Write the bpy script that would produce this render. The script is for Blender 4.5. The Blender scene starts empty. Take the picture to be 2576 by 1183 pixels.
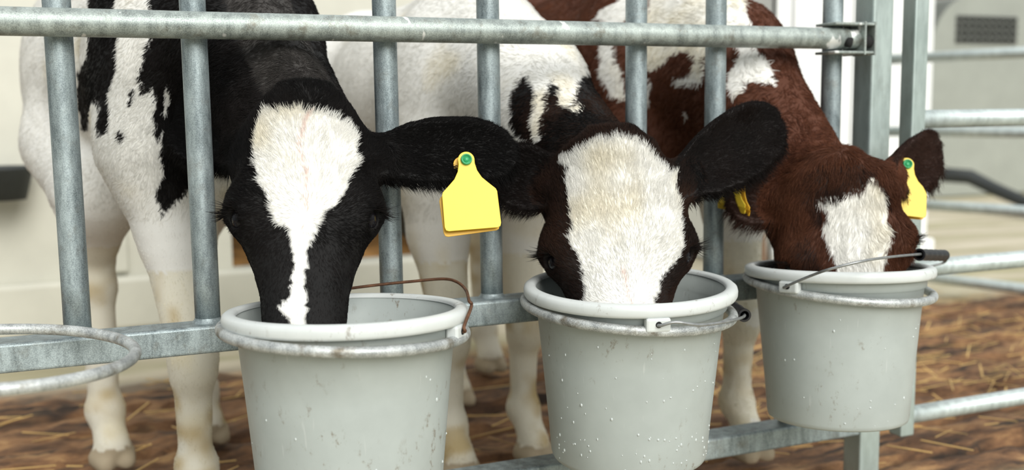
import bpy, math, random
import numpy as np
from mathutils import Vector, Matrix
from mathutils.bvhtree import BVHTree

SC = bpy.context.scene
COL = SC.collection
rng = np.random.default_rng(7)
random.seed(7)

# ------------------------------------------------------------------ camera
# world: X along the feeding fence, Y into the pen, Z up, metres
IMW, IMH = 2576, 1183
FPX, YAW, PITCH, ROLL = 2528.5, 0.3936, 0.1202, -0.0125
CAM = np.array([0.0, -1.41, 0.68])
_f = np.array([math.sin(YAW)*math.cos(PITCH), math.cos(YAW)*math.cos(PITCH), -math.sin(PITCH)])
_r0 = np.array([math.cos(YAW), -math.sin(YAW), 0.0]); _u0 = np.cross(_r0, _f)
CR = math.cos(ROLL)*_r0 + math.sin(ROLL)*_u0
CU = -math.sin(ROLL)*_r0 + math.cos(ROLL)*_u0
CF = _f
cd = bpy.data.cameras.new('camera'); cam = bpy.data.objects.new('camera', cd); COL.objects.link(cam)
cam.matrix_world = Matrix(((CR[0], CU[0], -CF[0], CAM[0]), (CR[1], CU[1], -CF[1], CAM[1]), (CR[2], CU[2], -CF[2], CAM[2]), (0, 0, 0, 1)))
cd.sensor_width = 36.0; cd.sensor_fit = 'HORIZONTAL'; cd.lens = 36.0*FPX/IMW
cd.clip_start = 0.05; cd.clip_end = 200
cd.dof.use_dof = True; cd.dof.focus_distance = 1.33; cd.dof.aperture_fstop = 2.8
SC.camera = cam

def ray(x, y): return CF + CR*(x-IMW/2)/FPX - CU*(y-IMH/2)/FPX
def on_y(x, y, Y): d = ray(x, y); return CAM + d*(Y-CAM[1])/d[1]      # a point of the plane Y = const
def on_z(x, y, Z): d = ray(x, y); return CAM + d*(Z-CAM[2])/d[2]
def at_d(x, y, D): return CAM + ray(x, y)*D                             # a point at depth D

# ------------------------------------------------------------------ sky, sun, exposure
world = bpy.data.worlds.new('overcast_sky'); SC.world = world; world.use_nodes = True
wn = world.node_tree.nodes; wl = world.node_tree.links; wn.clear()
w_out = wn.new('ShaderNodeOutputWorld'); w_bg = wn.new('ShaderNodeBackground')
w_tc = wn.new('ShaderNodeTexCoord'); w_sep = wn.new('ShaderNodeSeparateXYZ'); w_ramp = wn.new('ShaderNodeValToRGB')
w_map = wn.new('ShaderNodeMapRange'); w_map.inputs[1].default_value = -0.1; w_map.inputs[2].default_value = 1.0
wl.new(w_tc.outputs['Generated'], w_sep.inputs[0]); wl.new(w_sep.outputs['Z'], w_map.inputs[0])
wl.new(w_map.outputs[0], w_ramp.inputs[0]); wl.new(w_ramp.outputs[0], w_bg.inputs[0]); wl.new(w_bg.outputs[0], w_out.inputs[0])
for _e, _p, _c in zip([w_ramp.color_ramp.elements[0], w_ramp.color_ramp.elements[1], w_ramp.color_ramp.elements.new(0.5)], (0.09, 0.17, 0.85), ((0.26, 0.30, 0.30, 1), (0.80, 0.86, 0.87, 1), (0.97, 1.0, 1.0, 1))):
    _e.position = _p; _e.color = _c
w_bg.inputs[1].default_value = 0.85
sd = bpy.data.lights.new('sun', 'SUN'); sun = bpy.data.objects.new('sun', sd); COL.objects.link(sun)
sd.energy = 2.9; sd.angle = math.radians(40); sd.color = (1.0, 0.985, 0.94)
sun.rotation_euler = Vector((-0.06, 1.0, -0.62)).to_track_quat('-Z', 'Y').to_euler()
sun.location = (0.6, -4, 5)
SC.view_settings.view_transform = 'Standard'; SC.view_settings.look = 'None'
SC.view_settings.gamma = 1.0; SC.view_settings.use_curve_mapping = False
SC.view_settings.exposure = 0.28
SC.cycles.max_bounces = 6; SC.cycles.diffuse_bounces = 4

# ------------------------------------------------------------------ helpers: objects and meshes
def tag(o, label=None, cat=None, group=None, kind=None):
    if label: o['label'] = label
    if cat: o['category'] = cat
    if group: o['group'] = group
    if kind: o['kind'] = kind
    return o

def empty(name, loc=(0, 0, 0), parent=None):
    o = bpy.data.objects.new(name, None); COL.objects.link(o); o.location = loc; o.empty_display_size = 0.05
    if parent: o.parent = parent
    return o

def put(name, mesh, mats, parent=None, smooth=True):
    o = bpy.data.objects.new(name, mesh); COL.objects.link(o)
    for m in (mats if isinstance(mats, (list, tuple)) else [mats]): mesh.materials.append(m)
    if smooth: mesh.polygons.foreach_set('use_smooth', [True]*len(mesh.polygons))
    if parent:
        o.parent = parent
        M = parent_world(parent).inverted(); o.matrix_parent_inverse = M
    return o

def parent_world(p):
    M = Matrix.LocRotScale(p.location, p.rotation_euler, p.scale)
    if p.parent: return parent_world(p.parent) @ p.matrix_parent_inverse @ M
    return M

class MB:
    """collects vertices and faces in world coordinates"""
    def __init__(s): s.v = []; s.f = []
    def add(s, v, f):
        n = len(s.v); s.v += [tuple(map(float, p)) for p in v]; s.f += [tuple(i+n for i in q) for q in f]; return s
    def mesh(s, name):
        m = bpy.data.meshes.new(name); m.from_pydata(s.v, [], s.f); m.validate(); m.update(); return m
    def build(s, name, mats, parent=None, smooth=True, bevel=0, seg=2, auto=None):
        o = put(name, s.mesh(name), mats, parent, smooth)
        if bevel:
            b = o.modifiers.new('edge', 'BEVEL'); b.width = bevel; b.segments = seg; b.limit_method = 'ANGLE'; b.angle_limit = math.radians(40)
        return o
    def box(s, lo, hi, M=None):
        x0, y0, z0 = lo; x1, y1, z1 = hi
        v = [(x0,y0,z0),(x1,y0,z0),(x1,y1,z0),(x0,y1,z0),(x0,y0,z1),(x1,y0,z1),(x1,y1,z1),(x0,y1,z1)]
        if M is not None: v = [tuple(M @ Vector(p)) for p in v]
        return s.add(v, [(0,3,2,1),(4,5,6,7),(0,1,5,4),(1,2,6,5),(2,3,7,6),(3,0,4,7)])
    def tube(s, pts, r, n=20, closed=False, caps=True, hollow=0.0):
        P = [Vector(p) for p in pts]; N = len(P); rr = r if hasattr(r, '__len__') else [r]*N
        T = []
        for i in range(N):
            if closed: t = P[(i+1) % N]-P[i-1]
            else: t = P[min(i+1, N-1)]-P[max(i-1, 0)]
            T.append(t.normalized())
        a = Vector((0, 0, 1)) if abs(T[0].z) < 0.9 else Vector((1, 0, 0))
        u = (a - T[0]*a.dot(T[0])).normalized(); v = []; f = []
        for i in range(N):
            u = (u - T[i]*u.dot(T[i])).normalized(); w = T[i].cross(u)
            for k in range(n):
                q = 2*math.pi*k/n; v.append(P[i]+(u*math.cos(q)+w*math.sin(q))*rr[i])
        for i in range(N if closed else N-1):
            j = (i+1) % N
            for k in range(n): f.append((i*n+k, i*n+(k+1) % n, j*n+(k+1) % n, j*n+k))
        if not closed and caps:
            f.append(tuple(range(n-1, -1, -1))); f.append(tuple((N-1)*n+k for k in range(n)))
        return s.add(v, f)
    def lathe(s, prof, n=96, M=None):
        v = []; f = []; m = len(prof)
        for k in range(n):
            q = 2*math.pi*k/n
            for r, z in prof: v.append(Vector((r*math.cos(q), r*math.sin(q), z)))
        for k in range(n):
            j = (k+1) % n
            for i in range(m-1): f.append((k*m+i, j*m+i, j*m+i+1, k*m+i+1))
        if M is not None: v = [M @ p for p in v]
        return s.add(v, f)

# ------------------------------------------------------------------ helpers: materials
def mat(name):
    m = bpy.data.materials.new(name); m.use_nodes = True; nt = m.node_tree; nt.nodes.clear()
    o = nt.nodes.new('ShaderNodeOutputMaterial'); b = nt.nodes.new('ShaderNodeBsdfPrincipled')
    nt.links.new(b.outputs[0], o.inputs[0]); return m, nt, b
def nd(nt, t, **kw):
    n = nt.nodes.new(t)
    for k, v in kw.items():
        if k.startswith('i_'):
            key = k[2:]; n.inputs[int(key) if key.isdigit() else key].default_value = v
        else: setattr(n, k, v)
    return n
def noise(nt, vec, scale, detail=3, rough=0.5, dim='3D'):
    n = nd(nt, 'ShaderNodeTexNoise'); n.inputs['Scale'].default_value = scale; n.inputs['Detail'].default_value = detail
    n.inputs['Roughness'].default_value = rough; nt.links.new(vec, n.inputs['Vector']); return n.outputs[0]
def ramp(nt, fac, stops):
    n = nd(nt, 'ShaderNodeValToRGB'); e = n.color_ramp.elements
    while len(e) < len(stops): e.new(0.5)
    for x, (p, c) in zip(e, stops):
        x.position = p; x.color = (*c, 1) if len(c) == 3 else c
    nt.links.new(fac, n.inputs[0]); return n.outputs[0]
def mix(nt, fac, a, b, mode='MIX'):
    n = nd(nt, 'ShaderNodeMix', data_type='RGBA', blend_type=mode)
    for i, x in ((0, fac), (6, a), (7, b)):
        if hasattr(x, 'links'): nt.links.new(x, n.inputs[i])
        else: n.inputs[i].default_value = x if not isinstance(x, tuple) or len(x) == 4 else (*x, 1)
    return n.outputs[2]
def coords(nt, scale=(1, 1, 1)):
    t = nd(nt, 'ShaderNodeNewGeometry'); m = nd(nt, 'ShaderNodeMapping'); m.inputs['Scale'].default_value = scale
    nt.links.new(t.outputs['Position'], m.inputs[0]); return m.outputs[0]
def bump(nt, b, h, strength, dist):
    n = nd(nt, 'ShaderNodeBump'); n.inputs['Strength'].default_value = strength; n.inputs['Distance'].default_value = dist
    nt.links.new(h, n.inputs['Height']); nt.links.new(n.outputs[0], b.inputs['Normal'])
G3 = lambda g: (g, g, g)

def galvanised(name, c0, c1, dirt=0.35, splash=False, metal=0.55, fine=0.35, streak=0.55):
    m, nt, b = mat(name); v = coords(nt)
    big = noise(nt, v, 9, 4, 0.6); speck = noise(nt, v, 700, 2, 0.7); mid = noise(nt, coords(nt, (1, 1, 0.25)), 70, 4, 0.65)
    c = ramp(nt, big, [(0.30, c0), (0.68, c1)])
    c = mix(nt, streak, c, ramp(nt, mid, [(0.34, tuple(x*0.55 for x in c0)), (0.62, tuple(min(1, x*1.25) for x in c1))]))
    c = mix(nt, fine, c, ramp(nt, speck, [(0.38, tuple(x*0.55 for x in c0)), (0.62, tuple(min(1, x*1.3) for x in c1))]))
    d = ramp(nt, noise(nt, v, 28, 5, 0.7), [(0.54, G3(0.0)), (0.70, G3(dirt))])
    c = mix(nt, d, c, (0.13, 0.10, 0.055))
    if splash:
        s = ramp(nt, noise(nt, coords(nt, (1, 0.6, 0.6)), 26, 3, 0.6), [(0.655, G3(0.0)), (0.68, G3(0.9))])
        c = mix(nt, s, c, (0.86, 0.87, 0.85))
    nt.links.new(c, b.inputs['Base Color']); b.inputs['Metallic'].default_value = metal
    nt.links.new(ramp(nt, mid, [(0.3, G3(0.42)), (0.7, G3(0.62))]), b.inputs['Roughness'])
    bump(nt, b, mid, 0.25, 0.002); return m

M_GALV = galvanised('galvanised_steel', (0.13, 0.17, 0.185), (0.40, 0.46, 0.47), fine=0.3)
M_RAIL = galvanised('galvanised_rail', (0.20, 0.235, 0.23), (0.46, 0.51, 0.48), 0.6, True)
M_RING = galvanised('galvanised_ring', (0.30, 0.325, 0.33), (0.60, 0.62, 0.61), 0.8)
M_POST = galvanised('galvanised_post', (0.36, 0.43, 0.41), (0.46, 0.53, 0.51), 0.12, fine=0.08, streak=0.15)
M_FAR = galvanised('galvanised_gate', (0.48, 0.55, 0.55), (0.66, 0.73, 0.72), 0.12, fine=0.1, streak=0.3)

def plain(name, col, rough=0.5, metal=0.0, var=0.12, scale=30):
    m, nt, b = mat(name); v = coords(nt)
    c = ramp(nt, noise(nt, v, scale, 4, 0.6), [(0.3, tuple(x*(1-var) for x in col)), (0.7, tuple(min(1, x*(1+var)) for x in col))])
    nt.links.new(c, b.inputs['Base Color']); b.inputs['Roughness'].default_value = rough; b.inputs['Metallic'].default_value = metal
    return m
M_RUST = plain('rusty_wire', (0.12, 0.055, 0.028), 0.6, 0.4, 0.5, 90)
M_WIRE = plain('steel_wire', (0.30, 0.31, 0.31), 0.4, 0.6, 0.2, 90)
M_GRIP = plain('black_plastic', (0.012, 0.012, 0.014), 0.35)
M_DARK = plain('dark_hole', (0.010, 0.010, 0.010), 0.9)
M_YEL = plain('yellow_tag_plastic', (0.78, 0.56, 0.045), 0.45, 0, 0.03, 60)
M_YEL2 = plain('orange_tag_plastic', (0.80, 0.45, 0.03), 0.45, 0, 0.05, 60)
M_GREEN = plain('green_stud_plastic', (0.03, 0.32, 0.12), 0.35)
M_RUBBER = plain('dark_rubber', (0.035, 0.04, 0.04), 0.7)
M_EYE, _nt, _b = mat('wet_eye'); _b.inputs['Base Color'].default_value = (0.008, 0.007, 0.009, 1); _b.inputs['Roughness'].default_value = 0.12; _b.inputs['Specular IOR Level'].default_value = 0.25
M_DROP, _nt, _b = mat('milk_drops'); _b.inputs['Base Color'].default_value = (0.50, 0.54, 0.53, 1); _b.inputs['Roughness'].default_value = 0.15

def bucket_mat(name, col, dirt):
    m, nt, b = mat(name); v = coords(nt)
    c = ramp(nt, noise(nt, v, 14, 4, 0.6), [(0.3, tuple(x*0.93 for x in col)), (0.7, tuple(x*1.06 for x in col))])
    st = ramp(nt, noise(nt, coords(nt, (1, 1, 0.6)), 85, 6, 0.75), [(0.575, G3(0.0)), (0.67, G3(dirt*0.85))])
    st2 = mix(nt, 1.0, st, ramp(nt, noise(nt, v, 9, 2, 0.5), [(0.45, G3(0.0)), (0.62, G3(1.0))]), 'MULTIPLY')
    c = mix(nt, st2, c, (0.13, 0.085, 0.04))
    sc = ramp(nt, noise(nt, coords(nt, (1, 1, 0.12)), 120, 2, 0.5), [(0.70, G3(0.0)), (0.75, G3(0.25))])
    c = mix(nt, sc, c, (0.62, 0.64, 0.62))
    nt.links.new(c, b.inputs['Base Color']); b.inputs['Roughness'].default_value = 0.42
    bump(nt, b, noise(nt, v, 160, 3, 0.6), 0.05, 0.001); return m
M_BUCKET = bucket_mat('grey_bucket_plastic', (0.375, 0.412, 0.398), 0.85)
M_LIP = bucket_mat('pale_worn_rim', (0.60, 0.63, 0.62), 1.0)

def coat_mat(name):
    m, nt, b = mat(name); a = nd(nt, 'ShaderNodeAttribute', attribute_name='coat')
    nt.links.new(a.outputs['Color'], b.inputs['Base Color']); b.inputs['Roughness'].default_value = 0.75
    b.inputs['Specular IOR Level'].default_value = 0.25; return m
M_COAT = coat_mat('calf_coat')
M_FUR = coat_mat('calf_fur'); M_FUR.node_tree.nodes['Principled BSDF'].inputs['Roughness'].default_value = 0.5; M_FUR.node_tree.nodes['Principled BSDF'].inputs['Specular IOR Level'].default_value = 0.10

_nt = M_FUR.node_tree; _p = _nt.nodes['Principled BSDF']; _o = [n for n in _nt.nodes if n.type == 'OUTPUT_MATERIAL'][0]; _a = [n for n in _nt.nodes if n.type == 'ATTRIBUTE'][0]
_t = nd(_nt, 'ShaderNodeBsdfTranslucent'); _m = nd(_nt, 'ShaderNodeMixShader'); _m.inputs[0].default_value = 0.30   # hair lets light through
_nt.links.new(_a.outputs['Color'], _t.inputs[0]); _nt.links.new(_p.outputs[0], _m.inputs[1]); _nt.links.new(_t.outputs[0], _m.inputs[2]); _nt.links.new(_m.outputs[0], _o.inputs[0])

# ------------------------------------------------------------------ feeding fence
BAR_Y = 0.015
fence = empty('feeding_fence', (0.5, 0.0, 0.0))
tag(fence, 'galvanised tubular feeding fence with upright bars and steel bucket rings', 'fence')
X0, X1 = -0.62, 1.235
MB().tube([(X0 + (X1-0.036-X0)*i/40, -0.018, 0.80) for i in range(41)], 0.0178, 32).build('top_rail', M_RAIL, fence)
def square_bar(x0, x1, z0, z1, y0, y1): return MB().box((x0, y0, z0), (x1, y1, z1))
square_bar(X0, X1, 0.362, 0.400, -0.021, 0.030).build('middle_rail', M_GALV, fence, False, 0.004, 3)
square_bar(X0, X1+0.02, 0.093, 0.130, -0.021, 0.030).build('lower_rail', M_GALV, fence, False, 0.004, 3)
for x in (-0.031, 0.1346, 0.3977, 0.557, 0.8103, 0.9602, 1.1998):
    b = MB().tube([(x, BAR_Y, 0.399 + 0.78*i/12) for i in range(13)], 0.0172, 28).build('upright_bar', M_GALV, fence)
    w = MB()
    prof = [(0.0170, 0.007), (0.0185, 0.0035), (0.0205, 0.0015), (0.022, 0.0)]
    w.lathe(prof, 28, Matrix.Translation((x, BAR_Y, 0.3995))).build('weld_bead', M_GALV, b)
for x in (0.30, 0.71, 1.115):
    square_bar(x-0.012, x+0.012, 0.129, 0.363, -0.008, 0.020).build('strut', M_GALV, fence, False, 0.003, 2)
RINGS = [(-0.1163, -0.178, 0.4195, 0.008, 0.062, 0.150), (0.279, -0.1913, 0.4157, -0.0204, 0.0675, 0.150), (0.700, -0.1567, 0.4026, 0.0523, 0.0498, 0.149), (1.0885, -0.1450, 0.4011, 0.0363, 0.0654, 0.1425)]
for (x, y, z, tx, ty, RING_R) in RINGS:
    M = Matrix.Translation((x, y, z)) @ Matrix.Rotation(tx, 4, 'X') @ Matrix.Rotation(ty, 4, 'Y')
    MB().tube([M @ Vector((RING_R*math.cos(2*math.pi*k/72), RING_R*math.sin(2*math.pi*k/72), 0)) for k in range(72)], 0.0068, 18, True).build('bucket_ring', M_RING, fence)
    if x > 0: MB().box((x-0.022, min(y+RING_R-0.004, -0.024), 0.386), (x+0.022, -0.0205, z+0.002)).build('ring_bracket', M_GALV, fence, False, 0.002, 2)
# clamp at the rail end
cl = empty('rail_clamp', (1.22, -0.018, 0.80), fence); cl.matrix_parent_inverse = parent_world(fence).inverted()
for z0, z1 in ((0.8215, 0.826), (0.774, 0.7785)):
    MB().box((1.160, -0.040, z0), (1.246, 0.012, z1)).build('clamp_plate', M_RAIL, cl, False, 0.001, 1)
for x0 in (1.221, 1.243):
    m = MB().box((x0, -0.042, 0.772), (x0+0.004, 0.014, 0.828)); m.build('clamp_flange', M_RAIL, cl, False, 0.001, 1)
MB().tube([(1.196, -0.0187, 0.80), (1.2205, -0.0187, 0.80)], 0.0165, 24).build('rail_stub', M_RAIL, cl)
MB().tube([(1.192, -0.030, 0.794), (1.196, -0.0372, 0.792)], 0.0085, 16).build('drain_hole', M_DARK, cl)
MB().tube([(1.2255, -0.028, 0.795), (1.2425, -0.028, 0.795)], 0.011, 16).build('clamp_bolt', M_DARK, cl)

post = MB().box((1.2575, -0.020, 0.0), (1.3035, 0.026, 1.30)).build('fence_post', M_POST, None, False, 0.004, 3)
tag(post, 'square galvanised post at the right end of the feeding fence', 'post')

# ------------------------------------------------------------------ next pen's gate, and the far pen fence
MB().box((X0-0.045, -0.022, 0.0), (X0, 0.023, 1.30)).build('end_upright', M_POST, fence, False, 0.004, 3)
gate = empty('pen_gate', (1.40, 0.0, 0.0)); tag(gate, 'galvanised tubular gate with square end upright to the right of the post', 'gate')
MB().box((1.352, -0.020, 0.075), (1.384, 0.012, 1.25)).build('gate_stile', M_POST, gate, False, 0.003, 2)
for z in (0.108, 0.386, 0.661, 0.935):
    MB().tube([(1.384, 0.0, z), (1.9, 0.0, z), (3.2, 0.0, z)], 0.0165, 20).build('gate_rail', M_FAR, gate)
MB().box((3.2, -0.016, 0.0), (3.232, 0.016, 1.2)).build('gate_stile', M_POST, gate, False, 0.003, 2)
far = empty('pen_fence', tuple(at_d(2400, 760, 3.62)*np.array([1, 1, 0]))); tag(far, 'pale tubular pen fence running behind the gate, before the vented hutch', 'fence')
fa, fb = at_d(2205, 400, 3.86), at_d(2840, 400, 3.20)
for z in (0.055, 0.325, 0.595, 0.865):
    MB().tube([(fa[0], fa[1], z), (fb[0], fb[1], z)], 0.019, 18).build('fence_rail', M_FAR, far)
for q in (fa, fb): MB().box((q[0]-0.02, q[1]-0.02, 0), (q[0]+0.02, q[1]+0.02, 1.05)).build('fence_upright', M_POST, far, False, 0.003, 2)

# ------------------------------------------------------------------ buckets
def bucket(x, y, ztop, tx, ty, sc, label, lug_angle, bail, wire_mat, grip, drops, seed):
    """x, y, ztop: centre of the rim; bail: points of the wire in world space"""
    root = empty('bucket', (x, y, ztop-0.255*sc)); tag(root, label, 'bucket', 'grey feed buckets hanging in the fence rings')
    T = Matrix.Translation((x, y, ztop)) @ Matrix.Rotation(tx, 4, 'X') @ Matrix.Rotation(ty, 4, 'Y') @ Matrix.Scale(sc, 4)
    body = [(0.0, -0.2505), (0.095, -0.2505), (0.105, -0.252), (0.108, -0.2535), (0.1115, -0.251), (0.1135, -0.245), (0.1170, -0.200), (0.1265, -0.100), (0.1335, -0.032), (0.1375, -0.030),
            (0.1385, -0.010), (0.1385, -0.002), (0.1355, -0.002), (0.1350, -0.030), (0.1305, -0.035), (0.1235, -0.100), (0.1140, -0.200), (0.1105, -0.242), (0.10, -0.247), (0.0, -0.247)]
    o = MB().lathe(body, 128, T).build('bucket_body', M_BUCKET, root)
    lip = [(0.1345, -0.004), (0.1350, -0.001), (0.1375, 0.0012), (0.142, 0.0018), (0.1475, 0.0008), (0.1510, -0.002), (0.1520, -0.006), (0.1518, -0.012), (0.1500, -0.0155), (0.1475, -0.0165),
           (0.1455, -0.0150), (0.1445, -0.009), (0.139, -0.006), (0.1345, -0.004)]
    MB().lathe(lip, 128, T).build('bucket_rim', M_LIP, root)
    for a in lug_angle:
        R = T @ Matrix.Rotation(a, 4, 'Z')
        l = MB().box((0.1375, -0.0165, -0.034), (0.1530, 0.0165, -0.0155), R).build('handle_lug', M_LIP, root, False, 0.003, 2)
        MB().tube([R @ Vector((0.1525, 0, -0.0235)), R @ Vector((0.1540, 0, -0.0235))], 0.0042, 14).build('lug_hole', M_DARK, l)
    if bail:
        h = MB().tube(bail, 0.0021, 10).build('bail_handle', wire_mat, root)
        if grip:
            g = MB(); N = 14; A, B = Vector(grip[0]), Vector(grip[1])
            pts = [A.lerp(B, i/N) for i in range(N+1)]
            g.tube(pts, [0.0098 if i in (0, N) else 0.0092+0.0006*math.sin(i*2.2) for i in range(N+1)], 20, caps=False)
            g.tube(pts[::-1], 0.0068, 20, caps=False)
            ax = (B-A).normalized()
            for P, s in ((A, -1), (B, 1)):
                u = ax.orthogonal().normalized(); w = ax.cross(u); v = []; f = []
                for k in range(20):
                    d = u*math.cos(k*math.pi/10)+w*math.sin(k*math.pi/10); v += [P+d*0.0098, P+d*0.0068]
                for k in range(20): f.append((2*k, 2*((k+1) % 20), 2*((k+1) % 20)+1, 2*k+1))
                g.add(v, f)
            g.build('hand_grip', M_GRIP, h)
    if drops:
        r = random.Random(seed); d = MB()
        for i in range(drops):
            a = r.uniform(-math.pi, 0.3); z = -0.05-0.195*r.random()**0.7
            if r.random() < 0.45: z = -0.19-0.055*r.random()
            rad = np.interp(z, [-0.245, -0.2, -0.1, -0.032], [0.1135, 0.117, 0.1265, 0.1335])
            s = r.uniform(0.0007, 0.0019); R = T @ Matrix.Rotation(a, 4, 'Z') @ Matrix.Translation((rad, 0, z))
            el = r.uniform(0.9, 1.8); prof = []
            v = [R @ Vector((s*0.75*math.cos(t), s*math.sin(t)*math.cos(p), s*el*math.sin(t)*math.sin(p))) for t in (0.02, 0.8, 1.57) for p in np.arange(8)*math.pi/4]
            f = [tuple(range(8))] + [(k, 8+k, 8+(k+1) % 8, (k+1) % 8) for k in range(8)] + [(8+k, 16+k, 16+(k+1) % 8, 8+(k+1) % 8) for k in range(8)]
            d.add(v, [q[::-1] for q in f])
        tag(d.build('milk_drops', M_DROP, root), 'tiny white milk drops on the outside', kind='stuff')
    return T

def smooth_path(P, n=10):
    P = [Vector(p) for p in P]; Q = [P[0]*2-P[1]]+P+[P[-1]*2-P[-2]]; out = []
    for i in range(1, len(Q)-2):
        for k in range(n):
            t = k/n; a, b, c, d = Q[i-1], Q[i], Q[i+1], Q[i+2]
            out.append(0.5*((2*b)+(-a+c)*t+(2*a-5*b+4*c-d)*t*t+(-a+3*b-3*c+d)*t**3))
    return out+[P[-1]]
P3 = lambda x, y, D: Vector(at_d(x, y, D))
def lug_at(B, tx, ty, sc, a, r=0.1565):
    T = Matrix.Translation(B) @ Matrix.Rotation(tx, 4, 'X') @ Matrix.Rotation(ty, 4, 'Y') @ Matrix.Scale(sc, 4) @ Matrix.Rotation(math.radians(a), 4, 'Z')
    return T @ Vector((0.150, 0, -0.0235)), T @ Vector((r, 0, -0.0235))
def dep(p): return float((np.array(p)-CAM)@CF)

B1 = (0.2825, -0.1893, 0.441); B2 = (0.6997, -0.162, 0.4362); B3 = (1.0841, -0.1496, 0.4336)
l1 = lug_at(B1, -0.0507, 0.0192, 1.0, -40); d1 = dep(l1[1])
bail1 = smooth_path([l1[0], l1[1], P3(1168, 820, d1), P3(1186, 770, d1+0.03), P3(1180, 757, d1+0.04), P3(1172, 730, 1.35), P3(1150, 710, 1.38), P3(1115, 702, 1.402), P3(1040, 708, 1.408), P3(960, 716, 1.408), P3(880, 726, 1.405), P3(800, 738, 1.405), P3(745, 755, 1.40), Vector((B1[0]-0.122, B1[1]+0.106, B1[2]-0.012)), Vector((B1[0]-0.1165, B1[1]+0.098, B1[2]-0.022))], 6)
bucket(*B1, -0.0507, 0.0192, 1.0, 'grey bucket the black-faced calf with the narrow white blaze drinks from', (math.radians(-40), math.radians(140)), bail1, M_RUST, None, 26, 3)
G2 = lambda e, z: Vector((B2[0]+0.165*math.cos(-0.26)+e*0.26, B2[1]+0.165*math.sin(-0.26)+e*0.966, z))
l2 = lug_at(B2, 0.0305, -0.012, 1.0, -105, 0.158); d2 = dep(l2[1])
bail2 = smooth_path([l2[0], l2[1], P3(1700, 811, d2-0.004), P3(1762, 818, d2+0.01), P3(1835, 808, d2+0.055), G2(-0.02, 0.387), G2(0.02, 0.389), G2(0.07, 0.392), Vector((B2[0]+0.09, B2[1]+0.135, 0.398)), Vector((B2[0]+0.0396, B2[1]+0.148, 0.412))], 6)
bucket(*B2, 0.0305, -0.012, 1.0, 'grey bucket under the broad white face, black handle grip on its right', (math.radians(-105), math.radians(75)), bail2, M_WIRE, (G2(-0.02, 0.387), G2(0.085, 0.3925)), 105, 5)
l3 = lug_at(B3, -0.0627, 0.0305, 0.956, -160, 0.160); d3 = dep(l3[1])
bail3 = smooth_path([l3[0], l3[1], P3(2040, 694, d3-0.045), P3(2100, 674, d3-0.085), P3(2200, 652, d3-0.07), P3(2312, 640, 1.575), P3(2340, 641, 1.62), P3(2376, 643, 1.68), P3(2372, 662, 1.72), P3(2290, 680, 1.70)], 6)
bucket(*B3, -0.0627, 0.0305, 0.956, 'grey bucket the brown calf with yellow tags drinks from, grip sticking out', (math.radians(-160), math.radians(20)), bail3, M_WIRE, (P3(2312, 641, 1.58), P3(2374, 643, 1.675)), 24, 9)

# ------------------------------------------------------------------ calves: distance fields
def sstep(x, a, b):
    t = np.clip((x-a)/(b-a), 0, 1); return t*t*(3-2*t)
def vnoise(P, freq, seed):
    """smooth value noise, about -1..1"""
    r = np.random.default_rng(seed); tab = r.uniform(-1, 1, (32, 32, 32)).astype(np.float32)
    Q = np.asarray(P)*freq; i = np.floor(Q).astype(int); f = Q-i; f = f*f*(3-2*f); i &= 31; j = (i+1) & 31
    x0, y0, z0 = i.T; x1, y1, z1 = j.T; fx, fy, fz = f.T
    a = tab[x0, y0, z0]*(1-fx)+tab[x1, y0, z0]*fx; b = tab[x0, y1, z0]*(1-fx)+tab[x1, y1, z0]*fx
    c = tab[x0, y0, z1]*(1-fx)+tab[x1, y0, z1]*fx; d = tab[x0, y1, z1]*(1-fx)+tab[x1, y1, z1]*fx
    return (a*(1-fy)+b*fy)*(1-fz)+(c*(1-fy)+d*fy)*fz
def smin(a, b, k):
    if k <= 0: return np.minimum(a, b)
    h = np.maximum(k-np.abs(a-b), 0)/k; return np.minimum(a, b)-h*h*k*0.25
def smax(a, b, k): return -smin(-a, -b, k)

class Cone:
    def __init__(s, a, b, ra, rb): s.a, s.b, s.ra, s.rb = np.array(a, float), np.array(b, float), ra, rb
    def box(s):
        r = max(s.ra, s.rb); return np.minimum(s.a, s.b)-r, np.maximum(s.a, s.b)+r
    def d(s, P):
        ba = s.b-s.a; t = np.clip(((P-s.a)@ba)/max(ba@ba, 1e-9), 0, 1)
        return np.linalg.norm(P-(s.a+t[..., None]*ba), axis=-1)-(s.ra+(s.rb-s.ra)*t)
class Ell:
    def __init__(s, c, r, A=None): s.c, s.r, s.A = np.array(c, float), np.array(r, float), (np.eye(3) if A is None else np.array(A, float))
    def box(s):
        m = np.sqrt(((s.A*s.r[:, None])**2).sum(0)); return s.c-m, s.c+m
    def d(s, P):
        q = (P-s.c)@s.A.T; k0 = np.linalg.norm(q/s.r, axis=-1); k1 = np.linalg.norm(q/s.r**2, axis=-1)
        return k0*(k0-1)/np.maximum(k1, 1e-6)
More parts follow.
